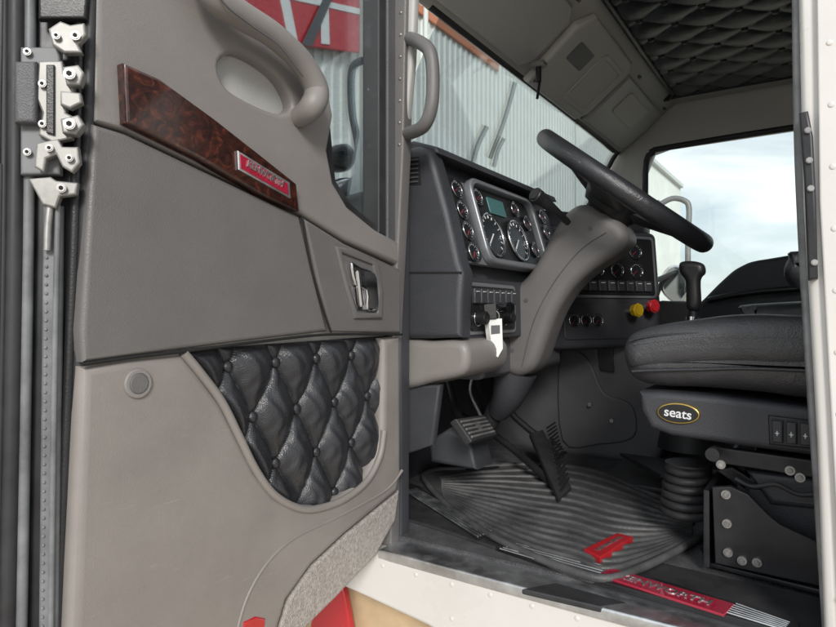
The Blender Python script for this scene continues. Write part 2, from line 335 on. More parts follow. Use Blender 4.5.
for i in range(6):
    t=i/5
    for A,B,A2,B2 in (((500,548),(598,577),(516,543),(606,566)),((724,611),(784,629),(736,603),(790,622))):
        p=FZ(-.428).hit(A[0]+(A2[0]-A[0])*t,A[1]+(A2[1]-A[1])*t); q=FZ(-.428).hit(B[0]+(B2[0]-B[0])*t,B[1]+(B2[1]-B[1])*t)
        tube('sill_plate_rib',C,[p,q],.0014,'alu',smooth=0,res=2)
panel('sill_badge',C,FZ(-.426),[(598,574),(611,567),(734,603),(724,614)],.004,.001,'red')
f=FZ(-.426); m1=f.hit(604.5,570.5); m2=f.hit(729,608.5); mid=(m1+m2)/2; LL=(m2-m1).length; HH=(f.hit(598,574)-f.hit(611,567)).length
TS=HH*.62
text('sill_badge_text',C,f,'KENWORTH',mid.x,mid.y,TS,'alu',((m2-m1).x,(m2-m1).y),sx=LL*.7/(TS*5.3))
panel('door_post',C,FY(.965),[(796,-120),(1100,-120),(0,1.3,-.5),(0,-.005,-.5),(824,627),(817,440),(803,200)],.06,.01,'white')
panel('door_post_outer_flange',C,FY(.955),[(815,-120),(1100,-120),(0,1.3,-.46),(0,.03,-.46),(842,627),(832,440),(819,200)],.012,.003,'white')
dots('door_post_rivets',C,[FY(.9548).hit(828+i*1.6,-20+i*62) for i in range(11)],.0040,-VY,'white',.3)
tube('door_post_seal',C,[FY(.985).hit(*p) for p in [(797,-120),(799,100),(803,220),(812,380),(820,500),(830,660)]],.007,'seal')
panel('door_striker',C,FY(.95),[(799,112),(808,110),(813,135),(816,200),(818,278),(808,280),(804,180)],.02,.003,'frame')
for v in (130,160,188,262): 
    c=FY(.948).hit(808+(v-130)*.05,v); cyl('striker_bolt',C,c,c-VY*.003,.004,'steel',n=14,bev=.001)
panel('front_post',C,FY(1.0),[(396,-200),(422,-200),(412,60),(404,145),(394,165),(390,540),(384,552),(384,300),(391,100)],.02,.006,'cream2')
panel('front_post_outer',C,FY(.99),[(380,-200),(410,-200),(403,150),(393,350),(391,545),(380,545),(382,300),(384,100)],.03,.004,'vinyl')
panel('front_post_inner_trim',C,FY(1.022),[(380,150),(402,150),(401,540),(380,550)],.03,.004,'char2')
dots('post_rivets',C,[FY(.9895).hit(401-(v+20)*.012,v) for v in range(-10,150,22)],.0032,-VY,'steel')
gh=FY(1.0)
tube('post_grab_handle',C,[gh.off(a).hit(*p) for p,a in [((410,38),.0),((420,42),.02),((430,52),.03),((433,78),.03),((431,108),.03),((423,126),.025),((408,133),.0)]],.0125,'vinyl')
box('roof_skin',C,-.62,1.3,.97,2.85,.93,.97,'white',.01)
box('roof_side_rail',C,-.75,1.3,.97,1.10,.80,.93,'cream',.02)
box('back_wall',C,1.25,1.3,1.0,2.8,-.5,.93,'vinyl',.01)
box('headliner',C,-.53,1.25,1.08,2.8,.868,.90,'cream',.004)
h0=Vector((-.745,0,.69)); h1=Vector((-.52,0,.868)); fh=Fr(h0,VY,(h1-h0))
hl=(h1-h0).length
panel('header',C,fh,rect(1.05,2.8,-.01,hl+.01),.03,.006,'cream')
box('header_cap',C,-.80,-.60,1.0,2.85,.87,.93,'white',.02)
fp=FY(2.76)
panel('passenger_wall',C,fp,[(0,-1.05,-.5),(0,1.28,-.5),(0,1.28,.93),(0,-.56,.93),(0,-.76,.74),(0,-.80,.60),(0,-.98,.24),(0,-1.05,.24)],.05,.006,'cream',
  holes=[[(0,-.635,.10),(0,-.64,.60),(0,-.61,.675),(0,-.55,.69),(0,.05,.70),(0,.10,.66),(0,.10,.06),(0,-.5,.04),(0,-.6,.05)]])
tube('passenger_window_gasket',C,[Vector((x,2.755,z)) for x,z in [(-.635,.10),(-.64,.60),(-.61,.675),(-.55,.69),(.05,.70),(.10,.66),(.10,.06),(-.5,.04),(-.6,.05)]],.012,'rubber',closed=True,smooth=4)
panel('passenger_glass',C,FY(2.79),rect(-.65,.11,.03,.71),.004,.001,'glass')
panel('passenger_door_trim',C,FY(2.70),cr2([(682,330),(690,312),(704,298),(722,280),(740,266),(768,258),(860,250),(900,300),(900,420),(682,420)],5),.06,.015,'char2')
tube('passenger_grab_rail',C,[FY(2.66).hit(*p) for p in [(708,300),(726,296),(760,291),(800,288)]],.012,'black')
panel('passenger_sill_trim',C,FY(2.73),[(640,306),(662,300),(700,302),(700,330),(640,340)],.03,.008,'vinyl')
w0=Vector((-1.0,0,.26)); w1=Vector((-.752,0,.70)); fws=Fr(w0,VY,(w1-w0)); wl=(w1-w0).length
panel('windshield',C,fws,rect(1.26,2.74,-.02,wl),.005,.001,'glass')
cA=[Vector((-.74,1.0,.24)),Vector((-.86,1.05,.245)),Vector((-.95,1.14,.25)),Vector((-1.0,1.26,.255))]
cB=[Vector((-.74,1.0,.80)),Vector((-.748,1.05,.75)),Vector((-.752,1.14,.72)),Vector((-.754,1.26,.70))]
me=bpy.data.meshes.new('windshield_corner'); me.from_pydata([tuple(p) for p in cA+cB],[],[(i,i+1,i+5,i+4) for i in range(3)]); addobj('windshield_corner',me,'glass',C)
tube('windshield_gasket',C,[fws.w(a,b,.004) for a,b in [(1.2,wl-.003),(2.0,wl-.003),(2.68,wl-.01),(2.72,wl-.04),(2.72,.0)]],.010,'rubber',smooth=3)
tube('windshield_base_gasket',C,cA+[Vector((-1.0,2.7,.255))],.008,'rubber',smooth=4)
panel('firewall',C,FX(-1.0),rect(1.02,2.8,-.5,.24),.03,.004,'black')
box('cowl_top',C,-1.08,-.98,1.2,2.8,.18,.235,'white',.01)
rings=[]
for x,y0,y1,zt in ((-1.06,1.15,2.65,.20),(-1.6,1.2,2.6,.16),(-2.4,1.28,2.52,.10),(-3.0,1.34,2.46,.04),(-3.1,1.4,2.4,-.05)):
    rings.append([(x,a,z) for a,z in ((y0,-.9),(y0,zt-.18),(y0+.05,zt-.06),(y0+.18,zt),((y0+y1)/2,zt+.02),(y1-.18,zt),(y1-.05,zt-.06),(y1,zt-.18),(y1,-.9))])
loft('engine_hood',C,rings,'white')
panel('red_fender_edge',C,FY(1.0),cr2([(312,612),(326,592),(338,584),(345,600),(350,660),(310,660)],4),.02,.008,'redp')
panel('added_tan_panel',C,FY(1.03),rect(-1.4,1.2,-1.15,-.54),.04,.004,'tan')  # no real step: upright tan panel added under the cab to catch direct sun
box('frame_rail',C,-3,1.3,1.5,1.6,-1.0,-.82,'frame',.01); box('frame_rail',C,-3,1.3,2.2,2.3,-1.0,-.75,'frame',.01)
for yy in (1.0,2.75):
    cyl('front_wheel',C,(-2.4,yy,-1.1),(-2.4,yy+.28,-1.1),.5,'rubber',n=48,bev=.05); cyl('wheel_hub',C,(-2.4,yy-.02,-1.1),(-2.4,yy+.02,-1.1),.27,'alu',n=40,bev=.01)
tube('wiper_arm',C,[fws.off(-.03).hit(*p) for p in [(515,82),(505,118),(490,158)]],.007,'black',smooth=3)
tube('wiper_blade',C,[fws.off(-.035).hit(*p) for p in [(487,126),(478,144),(472,166)]],.008,'black',smooth=3)
tube('wiper_blade',C,[fws.off(-.035).hit(*p) for p in [(504,138),(498,150),(494,166)]],.007,'black',smooth=3)

T=grp('tufted_ceiling_liner')
ftc=Fr((0,0,.862),VY,VX)
tuft('quilted_vinyl',T,ftc,lambda a:1.0,lambda a:-.50,1.22,2.62,300,320,.15,.17,.020,'leather','leather',.010,oa=1.3,ob=-.46,edge=.03,wa=.0,pw=.55)
tube('liner_border',T,[Vector(p) for p in [(1.0,2.63,.858),(-.46,2.63,.858),(-.50,2.59,.858),(-.505,1.9,.858),(-.50,1.25,.858),(-.46,1.21,.858),(1.0,1.21,.858)]],.010,'black',smooth=4)

O=grp('overhead_console')
panel('driver_visor',O,fh.off(.02),[(0,1.12,.02),(0,1.62,.02),(0,1.66,.05),(0,1.66,.19),(0,1.62,.22),(0,1.12,.22)],.02,.008,'cream2',br=4)
panel('centre_pod',O,fh.off(.03),[(0,1.70,.0),(0,2.12,.0),(0,2.16,.04),(0,2.16,.22),(0,2.12,.25),(0,1.74,.25),(0,1.69,.20)],.03,.012,'cream',br=5)
panel('pod_display',O,fh.off(.032),rect(1.76,1.88,.12,.18,.008),.004,.001,'char')
panel('pod_recess_rim',O,fh.off(.034),rect(1.92,2.12,.03,.21,.025),.006,.002,'cream2',holes=[rect(1.935,2.105,.045,.195,.018)])
panel('passenger_visor',O,fh.off(.02),[(0,2.2,.02),(0,2.66,.02),(0,2.7,.05),(0,2.7,.19),(0,2.66,.22),(0,2.2,.22)],.02,.008,'cream2',br=4)
panel('visor_pull',O,fh.off(.026),rect(2.3,2.55,.10,.19,.015),.006,.002,'cream')
for a,b in ((1.14,.24),(1.6,.24),(1.72,.02),(2.14,.02),(2.24,.24),(2.64,.24)): 
    c=fh.w(a,b,.032); cyl('console_screw',O,c-fh.n*.012,c,.006,'char',n=16,bev=.001)
mc=fh.w(1.67,.06,.03)
cyl('mic_clip',O,mc,mc-UZ*.05,.008,'black'); box('mic_clip_head',O,mc.x-.02,mc.x+.02,mc.y-.015,mc.y+.015,mc.z-.01,mc.z+.006,'steel',.003)
tube('mic_cord',O,[mc,mc-UZ*.03+VY*.01,mc-UZ*.07,mc-UZ*.10-VY*.01],.004,'black')

# ================================================================ DASHBOARD
B=grp('dashboard')
fy=FY(1.06)
prof=[(0,-.94,.22),(398,154),(408,147),(418,145),(430,149),(436,168),(448,212),(459,262),(463,272),(461,300),(460,337),(430,338),(400,338),(0,-.94,-.05)]
panel('end_cap',B,fy,prof,.05,.012,'char2',br=4)
panel('end_cap_seam',B,FY(1.058),[(400,271),(461,271),(461,273),(400,273)],.004,.001,'shadow')
panel('dash_body',B,FY(1.10),[(0,-.98,.23),(0,-.78,.33),(0,-.70,.335),(0,-.68,.30),(0,-.66,.19),(0,-.625,.08),(0,-.63,-.04),(0,-.98,-.06)],.62,.006,'char2')
panel('dash_hood',B,FY(1.075),[(0,-.98,.24),(0,-.80,.345),(0,-.71,.355),(0,-.655,.335),(0,-.648,.32),(0,-.70,.325),(0,-.98,.23)],.66,.006,'char2')
g0=fy.hit(433,165); g1=fy.hit(459,264); fgp=Fr(g0,VY,(g0-g1)).off(-.008)
GL=(g0-g1).length
panel('cluster_panel',B,fgp.off(.002),[(0,.03,-.01),(0,.60,-.01),(0,.60,-GL+.01),(0,.03,-GL+.01)],.01,.002,'silver')
panel('cluster_left_panel',B,fgp.off(.008),rect(.034,.112,-GL+.015,-.012,.015),.008,.003,'black')
panel('cluster_main_panel',B,fgp.off(.006),rect(.125,.46,-GL+.015,-.008,.03),.012,.004,'black')
panel('cluster_bezel',B,fgp.off(.022),rect(.118,.466,-GL+.008,-.002,.035),.020,.005,'silver',holes=[rect(.13,.454,-GL+.022,-.014,.03)])
panel('cluster_right_panel',B,fgp.off(.008),rect(.475,.595,-GL+.015,-.012,.015),.008,.003,'black')
def gauge(a,b,r,fr,ang=40,d=.012,rim='chrome2'):
    tube('gauge_bezel',B,[fr.w(a+r*math.cos(t*math.pi/12),b+r*math.sin(t*math.pi/12),d+.003) for t in range(24)],max(.0016,r*.06),rim,closed=True,smooth=0,res=3)
    panel('gauge_dial',B,fr.off(d+.001),circ(a,b,r),.002,.0002,'gface')
    for k in range(13):
        t=rad(225-k*22.5); 
        tube('gauge_tick',B,[fr.w(a+r*.76*math.cos(t),b+r*.76*math.sin(t),d+.002),fr.w(a+r*.9*math.cos(t),b+r*.9*math.sin(t),d+.002)],r*.022,'gwhite',smooth=0,res=1)
    t=rad(ang+180); tube('gauge_needle',B,[fr.w(a,b,d+.004),fr.w(a+r*.75*math.cos(t),b+r*.75*math.sin(t),d+.004)],r*.035,'redp' if r<.03 else 'gwhite',smooth=0,res=1)
for i in range(4): gauge(.073,-.038-i*.046,.020,fgp,30+i*10,.008)
gauge(.19,-.125,.050,fgp,40,.008,'chrome'); gauge(.325,-.125,.050,fgp,40,.008,'chrome')
gauge(.165,-.040,.019,fgp,40,.008); gauge(.36,-.040,.019,fgp,40,.008); gauge(.415,-.07,.019,fgp,40,.008); gauge(.42,-.14,.019,fgp,40,.008)
panel('lcd',B,fgp.off(.009),rect(.215,.30,-.07,-.03,.004),.003,.001,'lcd')
for i in range(4): gauge(.54,-.035-i*.045,.019,fgp,30,.008)
fl=Fr((-.617,0,0),VY,(-.02,0,1))
panel('lower_switch_panel',B,fl.off(.004),rect(1.10,1.66,-.055,.075,.012),.03,.004,'char2')
panel('lower_switch_trim',B,fl.off(.008),rect(1.12,1.36,-.045,.065,.012),.01,.003,'silver')
panel('lower_switch_inset',B,fl.off(.0105),rect(1.13,1.35,-.037,.057,.01),.01,.002,'black')
for i in range(7):
    panel('rocker_switch',B,fl.off(.018),rect(1.138+i*.03,1.162+i*.03,.02,.052,.003),.012,.003,'char2')
    tube('switch_light',B,[fl.w(1.144+i*.03,.045,.0185),fl.w(1.156+i*.03,.045,.0185)],.0012,'gwhite',smooth=0,res=1)
for i in range(3):
    c=fl.w(1.16+i*.065,-.010,.01); cyl('dash_knob',B,c,c+fl.n*.024,.014,'black',bev=.003); tube('knob_ring',B,[c+fl.n*.002+fl.ax*.016*math.cos(t)+fl.ay*.016*math.sin(t) for t in [k*math.pi/10 for k in range(20)]],.0018,'chrome2',closed=True,smooth=0,res=2)
panel('vent_recess',B,FY(1.0585),[(406,157),(419,156),(421,184),(407,185)],.003,.001,'shadow')
for i in range(6): 
    p=FY(1.057).hit(408,160+i*4.4); q=FY(1.057).hit(418,159+i*4.4); tube('vent_louver',B,[p,q],.0018,'char',smooth=0,res=2)
panel('knee_panel',B,FY(1.07),cr2([(399,341),(430,340),(452,339),(464,343),(468,356),(462,374),(430,382),(399,386)],3),.19,.016,'taupe_l',br=5)
panel('knee_panel_centre',B,FX(-.64),rect(1.26,1.75,-.15,-.05),.1,.02,'char')
ca=Vector((-.62,1.70,0)); cb=Vector((-.42,2.02,0)); cd=(cb-ca).normalized(); fc=Fr(ca,cd,(-.08,.05,1)); cl=(cb-ca).length
panel('centre_panel_body',B,fc,rect(-.04,cl,-.10,.25,.02),.2,.012,'char2')
panel('centre_panel_face',B,fc.off(.004),rect(.0,cl-.02,-.075,.03,.012),.01,.003,'char2')
panel('centre_upper_trim',B,fc.off(.006),rect(.0,cl-.02,.045,.235,.012),.01,.003,'silver')
panel('centre_upper_face',B,fc.off(.009),rect(.01,cl-.03,.053,.227,.01),.01,.003,'black')
for i in range(3): gauge(.035+i*.042,-.02,.018,fc,50,.004)
for i in range(4):
    for j in range(2): gauge(.05+i*.075,.185-j*.058,.023,fc,40,.009)
for i in range(9):
    panel('rocker_switch',B,fc.off(.016),rect(.02+i*.035,.048+i*.035,.064,.096,.003),.012,.003,'char2'); tube('switch_light',B,[fc.w(.027+i*.035,.088,.0165),fc.w(.041+i*.035,.088,.0165)],.0012,'gwhite',smooth=0,res=1)
for (u,v,mt) in ((627,311,'yellow'),(643,307,'redp')):
    c=fc.hit(u,v); cyl('valve_stem',B,c,c+fc.n*.03,.008,'chrome'); 
    cyl('valve_knob',B,c+fc.n*.026,c+fc.n*.05,.0185,mt,r2=.021,n=8,bev=.004)
panel('passenger_dash',B,FY(2.03),[(0,-.98,.24),(0,-.78,.30),(0,-.68,.28),(0,-.63,.18),(0,-.62,-.02),(0,-.68,-.12),(0,-.98,-.14)],.72,.02,'char2')
panel('centre_top',B,FZ(.30),[(0,-.98,1.7),(0,-.68,1.7),(0,-.47,2.0),(0,-.47,2.08),(0,-.72,2.2),(0,-.98,2.2)],.06,.02,'char2')
panel('centre_side',B,FY(2.0),[(0,-.8,-.12),(0,-.43,-.10),(0,-.46,.25),(0,-.8,.28)],.05,.012,'char2')
U=grp('engine_cover')
panel('tunnel_side',U,FY(1.92),[(0,-1.0,ZF-.01),(0,-.42,ZF-.01),(0,-.36,-.30),(0,-.42,-.10),(0,-1.0,-.04)],.5,.02,'char',br=4)
panel('tunnel_recess',U,FY(1.912),cr2([(560,352),(580,352),(592,366),(604,392),(628,402),(636,418),(632,438),(600,444),(562,440)],4),.012,.005,'char')
panel('tunnel_pocket',U,FY(1.908),[(596,340),(612,340),(614,372),(600,370)],.006,.002,'black')
panel('under_dash_panel',U,FX(-.93),rect(1.08,1.9,-.45,.0),.05,.01,'char2')
panel('kick_side',U,FY(1.09),[(400,385),(440,384),(432,445),(400,456)],.02,.006,'char2')
tube('wiring_loom',U,[Vector((-.8,1.2,-.08)),Vector((-.82,1.4,-.16)),Vector((-.8,1.6,-.12)),Vector((-.8,1.85,-.2))],.012,'rubber')
tube('wiring_loom',U,[Vector((-.85,1.5,-.05)),Vector((-.84,1.62,-.22)),Vector((-.86,1.7,-.34)),Vector((-.9,1.75,-.42))],.009,'rubber')
for k,(u,v) in enumerate(((560,452),(590,404),(612,420))): 
    c=FY(1.9).hit(u,v); cyl('cover_screw',U,c,c-VY*.006,.006,'steel',n=14)

# ================================================================ STEERING
S=grp('steering_wheel')
YC=1.45
wc=FY(YC).hit(623,189); dX=Vector((.785,0,-.62)).normalized(); wn=Vector((-dX.z,0,dX.x)); RW=.210
rim=[wc+dX*RW*math.cos(t)+VY*RW*math.sin(t) for t in [k*2*math.pi/64 for k in range(64)]]
tube('rim',S,rim,.021,'leather',closed=True,smooth=0,res=8)
for th in (rad(10),rad(90),rad(170),rad(270)):
    d=dX*math.cos(th)+VY*math.sin(th); side=wn.cross(d).normalized()
    rs=[]
    for s,wd,hh,off in ((.03,.055,.022,-.034),(.09,.042,.016,-.026),(.16,.034,.012,-.010),(RW,.028,.010,0)):
        c=wc+d*s+wn*off
        rs.append([c+side*wd*math.cos(k*math.pi/6)+wn*hh*math.sin(k*math.pi/6) for k in range(12)])
    loft('spoke',S,rs,'black')
cyl('hub',S,wc-wn*.07,wc-wn*.012,.055,'black',r2=.085,bev=.012)
cyl('horn_button',S,wc-wn*.014,wc-wn*.004,.05,'black',bev=.004)
SC=grp('steering_column')
shr=[(578,203),(598,208),(620,222),(627,238),(616,252),(592,268),(572,286),(556,310),(546,335),(536,362),(526,373),(512,376),(498,366),(499,340),(505,300),(503,288),(520,280),(534,262),(548,236),(562,214)]
panel('column_shroud',SC,FY(1.395),cr2(shr,4),.105,.026,'vinyl',br=6)
tube('shroud_seam',SC,[FY(1.394).hit(*p) for p in [(606,232),(580,250),(554,282),(534,320),(522,366)]],.0012,'char')
for u,v in ((590,228),(526,300),(512,350)):
    c=FY(1.395).hit(u,v); cyl('shroud_screw',SC,c+VY*.003,c-VY*.0015,.005,'char',n=14)
tube('signal_stalk',SC,[FY(1.36).hit(568,222),FY(1.30).hit(552,208),FY(1.27).hit(540,198)],.012,'black',radii=[.6,.9,1.2],smooth=4)
cyl('stalk_tip',SC,FY(1.27).hit(540,198),FY(1.25).hit(534,193),.016,'black',bev=.004)
cyl('lower_shaft',SC,FY(1.46).hit(516,372),FY(1.5).hit(484,432),.03,'rubber',r2=.022)
tube('shaft_boot',SC,[FY(1.46).hit(516,370),FY(1.46).hit(508,395),FY(1.48).hit(498,412)],.045,'char2',radii=[1.2,.9,.6],smooth=4)
tube('ground_cable',SC,[FY(1.40).hit(474,372),FY(1.40).hit(470,390),FY(1.42).hit(478,410),FY(1.44).hit(486,424)],.004,'steel')
KY=grp('key_tag')
cyl('ignition_lock',KY,Vector((-.56,1.22,.012)),Vector((-.61,1.24,.012)),.012,'chrome2')
kc=Fr((-.55,1.22,0),R,UZ)
kx,kz=kc.c((494,316))
tube('key_ring',KY,[kc.w(kx+.011*math.cos(t),kz+.013*math.sin(t)) for t in [k*math.pi/8 for k in range(16)]],.0013,'steel',closed=True,smooth=0)
panel('tag',KY,kc.off(.004),[(488,319),(502,318),(503,348),(498,357),(488,350)],.003,.0008,'tag')
panel('tag_print',KY,kc.off(.0045),[(491,325),(500,324.5),(500,333),(491,334)],.001,.0002,'char')
panel('key_blade',KY,kc.off(.008),[(484,318),(488,318),(491,342),(487,343)],.002,.0004,'steel')
panel('key_head',KY,kc.off(.01),[(484,304),(496,303),(497,318),(485,319)],.004,.001,'black')

def pedal(name,pts,fr,arm,th=.014,ribs=6):
    g=grp(name); panel('pad',g,fr,pts,th,.004,'rubber')
    A=[fr.c(p) for p in pts]
    for i in range(1,ribs):
        t=i/ribs; p=(A[0][0]+(A[3][0]-A[0][0])*t,A[0][1]+(A[3][1]-A[0][1])*t); q=(A[1][0]+(A[2][0]-A[1][0])*t,A[1][1]+(A[2][1]-A[1][1])*t)
        tube('rib',g,[fr.w(*p,.001)*.93+fr.w(*q,.001)*.07,fr.w(*q,.001)*.93+fr.w(*p,.001)*.07],.0028,'steel' if ribs<8 else 'black',smooth=0,res=2)
    tube('arm',g,arm,.010,'frame',smooth=4); return g
fpd=Fr((-.62,0,-.28),VY,(-.55,0,.8))
pedal('clutch_pedal',[(456,418),(484,414),(498,434),(472,441)],fpd,[fpd.hit(478,428),Vector((-.78,1.38,-.25)),Vector((-.85,1.4,-.05))],th=.02)
pb=grp('foot_rest'); panel('foot_rest_block',pb,FY(1.27),[(448,428),(470,441),(476,470),(430,462),(428,440)],.09,.01,'char2'); panel('foot_rest_base',pb,FZ(-.425),[(428,458),(480,472),(500,466),(450,452)],.01,.003,'black')
acc=Fr(FZ(-.42).hit(565,500),(FZ(-.42).hit(572,494)-FZ(-.42).hit(556,500)),(FY(1.62).hit(510,430)-FZ(-.42).hit(565,500)))
pedal('accelerator_pedal',[(502,431),(520,430),(572,489),(556,497)],acc,[FZ(-.43).hit(562,492),Vector((-.75,1.6,-.36)),Vector((-.9,1.62,-.3))],ribs=16)
fbk=Fr((-.70,0,-.33),VY,(-.5,0,.8))
pedal('brake_pedal',[(538,440),(556,437),(568,452),(550,457)],fbk,[fbk.hit(553,447),Vector((-.82,1.75,-.28)),Vector((-.88,1.75,-.1))])

FM=grp('floor_mat')
fm=FZ(-.428)
outline=cr2([(424,474),(470,468),(530,464),(590,470),(640,490),(700,514),(712,526),(680,548),(640,568),(604,578),(560,566),(500,540),(452,508)],5)
panel('mat_sheet',FM,fm,outline,.012,.004,'mat')
fm2=FZ(-.427)
near=[(446,500),(480,522),(530,545),(575,558),(604,568),(640,560),(690,538)]
far=[(440,478),(480,472),(530,470),(570,472),(610,482),(650,498),(694,520)]
for k in range(13):
    t=k/12
    pts=[fm2.hit(n[0]+(f_[0]-n[0])*t,n[1]+(f_[1]-n[1])*t) for n,f_ in zip(near,far)]
    tube('mat_rib',FM,pts,.0055,'mat',smooth=6,res=2)
tube('mat_border',FM,[fm2.hit(*p) for p in outline[::2]],.007,'mat',closed=True,smooth=2,res=3)
panel('mat_badge',FM,FZ(-.417),[(584,548),(617,532),(633,536),(600,557)],.012,.002,'redp')
f=FZ(-.417); m1=f.hit(594,551.5); m2=f.hit(624,535); mid=(m1+m2)/2; LL=(m2-m1).length
text('mat_badge_text',FM,f,'KENWORTH',mid.x,mid.y,.013,'mat',((m2-m1).x,(m2-m1).y),sx=LL*.75/(.013*5.3),ext=.0004)
panel('passenger_mat',FM,FZ(-.43),[(0,-.5,1.62),(0,.3,1.62),(0,.3,1.9),(0,-.5,1.9)],.01,.003,'mat')

# ================================================================ SEAT
Q=grp('driver_seat')
YS=1.17
fs=FY(YS)
def sm(fr,pts,n=4): return [(0,p[0],p[1]) for p in cr2([fr.c(p) for p in pts],n)]
panel('cushion',Q,fs,sm(fs,[(619,356),(621,342),(630,332),(660,324),(690,320),(730,317),(800,317),(0,.30,-.03),(0,.38,-.05),(0,.38,-.135),(0,.2,-.14),(815,401),(760,394),(700,389),(655,387),(628,378)]),.52,.045,'seatl',br=8)
fs2=FY(YS-.008)
panel('cushion_bolster',Q,fs2,sm(fs2,[(621,356),(625,338),(645,327),(700,318),(740,314),(800,315),(0,.3,-.02),(0,.34,-.06),(815,370),(740,368),(680,369),(632,371)]),.13,.035,'seatl',br=7)
tube('cushion_piping',Q,[FY(YS-.004).hit(*p) for p in [(630,340),(650,336),(691,333),(745,331),(800,332),(850,334)]],.0022,'leather')
tube('cushion_piping',Q,[FY(YS-.001).hit(*p) for p in [(632,371),(650,370),(700,369),(745,368),(800,370),(850,372)]],.003,'leather')
for k in range(40):
    u=634+k*4.6; v=343.5-min(1,(u-634)/60)*7
    p=FY(YS-.0085).hit(u,v); q=FY(YS-.0085).hit(u+2.4,v-.1); tube('stitch',Q,[p,q],.0007,'vinyl',smooth=0,res=1)
panel('seat_valance',Q,FY(YS+.01),[(638,391),(660,391),(720,396),(815,408),(0,.36,-.165),(0,.36,-.25),(815,456),(740,446),(672,436),(650,428),(640,410)],.46,.012,'char2',br=4)
fv=FY(YS+.004)
a,b=fv.c((678,413)); panel('maker_oval_rim',Q,fv,circ(a,b,.0355,36,.0185),.008,.002,'gold'); panel('maker_oval',Q,fv.off(.001),circ(a,b,.033,36,.016),.008,.001,'black')
text('maker_text',Q,fv.off(.0015),'seats',a,b,.023,'gwhite',(1,-.08))
panel('switch_bezel',Q,fv,[(768,415),(812,420),(813,449),(769,444)],.008,.003,'frame')
for u in (772,786,800):
    panel('seat_switch',Q,fv.off(.008),[(u,420+(u-772)*.1),(u+11,421+(u-772)*.1),(u+11,443+(u-772)*.1),(u,442+(u-772)*.1)],.01,.003,'char2')
    x,z=fv.c((u+5.5,432+(u-772)*.1)); tube('switch_icon',Q,[fv.w(x-.003,z,.0088),fv.w(x+.003,z,.0088)],.0009,'gwhite',smooth=0,res=1); tube('switch_icon',Q,[fv.w(x,z-.004,.0088),fv.w(x,z+.004,.0088)],.0009,'gwhite',smooth=0,res=1)
panel('backrest',Q,FY(YS+.01),[(0,.24,-.08),(0,.40,-.10),(0,.50,.45),(0,.48,.66),(0,.40,.68),(0,.34,.60),(0,.30,.2)],.50,.045,'seatl',smooth=5,br=6)
panel('slide_rail',Q,FY(YS+.02),[(712,446),(815,460),(0,.3,-.26),(0,.3,-.29),(815,478),(712,462)],.02,.003,'frame')
panel('seat_pedestal_bracket',Q,FY(YS-.02),[(712,487),(730,486),(748,494),(768,514),(780,524),(815,540),(0,.05,-.42),(0,.05,-.432),(815,585),(715,563)],.012,.002,'frame')
panel('seat_pedestal_flange',Q,FZ(-.425),[(710,562),(0,.1,1.13),(0,.1,1.2),(700,545)],.008,.002,'frame')
panel('pedestal_front_face',Q,FX(-.165),rect(1.16,1.6,-.43,-.30),.01,.002,'frame')
panel('scissor_arm',Q,FY(YS+.06),[(716,470),(732,466),(815,520),(0,.1,-.38),(0,.1,-.40),(815,540)],.02,.003,'frame')
panel('upper_tray',Q,FY(YS+.03),[(745,470),(815,478),(0,.2,-.29),(0,.2,-.36),(815,510),(770,505)],.3,.01,'char2')
tube('air_line',Q,[FY(YS+.01).hit(*p) for p in [(735,478),(752,486),(776,484),(800,494),(830,492)]],.004,'rubber')
for u,v in ((721,464),(726,494),(727,523),(742,560),(757,562),(790,470),(728,552),(800,477)):
    f=FY(YS-.024); c=f.hit(u,v); cyl('bolt_washer',Q,c+VY*.004,c-VY*.002,.0072,'steel',n=20); cyl('bolt_head',Q,c,c-VY*.006,.0046,'cast',n=6,bev=.001)
cyl('height_knob',Q,fs.hit(714,452),fs.hit(714,452)-VY*.02,.011,'frame')
box('seat_base',Q,-.13,.32,YS+.04,YS+.44,-.445,-.28,'char2',.02)
for k in range(6):
    c=FY(1.30).hit(688,508-k*8.0); r=.045-.002*k
    tube('suspension_gaiter',Q,[c+VX*(r*1.0*math.cos(t))+VY*(r*1.3*math.sin(t)) for t in [j*math.pi/12 for j in range(24)]],.008,'rubber',closed=True,smooth=0,res=4)
cyl('gaiter_core',Q,FY(1.30).hit(688,510),FY(1.30).hit(688,462),.042,'rubber')
panel('seat_skirt_plate',Q,FZ(-.37),[(620,452),(700,462),(712,478),(660,474)],.01,.003,'frame')

PS=grp('passenger_seat')
panel('cushion',PS,FY(2.14),[(0,-.22,.0),(0,-.18,.03),(0,.3,.03),(0,.35,-.12),(0,-.2,-.12),(0,-.25,-.06)],.46,.04,'seatl',smooth=4,br=6)
panel('backrest',PS,FY(2.14),[(0,.22,-.05),(0,.40,-.1),(0,.50,.6),(0,.40,.68),(0,.32,.55)],.46,.04,'seatl',smooth=4,br=6)
panel('armrest',PS,FY(2.08),[(0,-.05,.14),(0,-.02,.18),(0,.3,.19),(0,.3,.12),(0,.0,.11)],.06,.025,'leather',smooth=4,br=6)
box('base',PS,-.12,.32,2.2,2.54,-.445,-.1,'frame',.02)
AR=grp('seat_armrest')
far_=FY(1.60)
panel('armrest_pad',AR,far_,sm(far_,[(783,272),(788,258),(804,249),(0,.25,.11),(0,.25,.03),(808,286),(790,284)]),.07,.028,'leather',br=6)

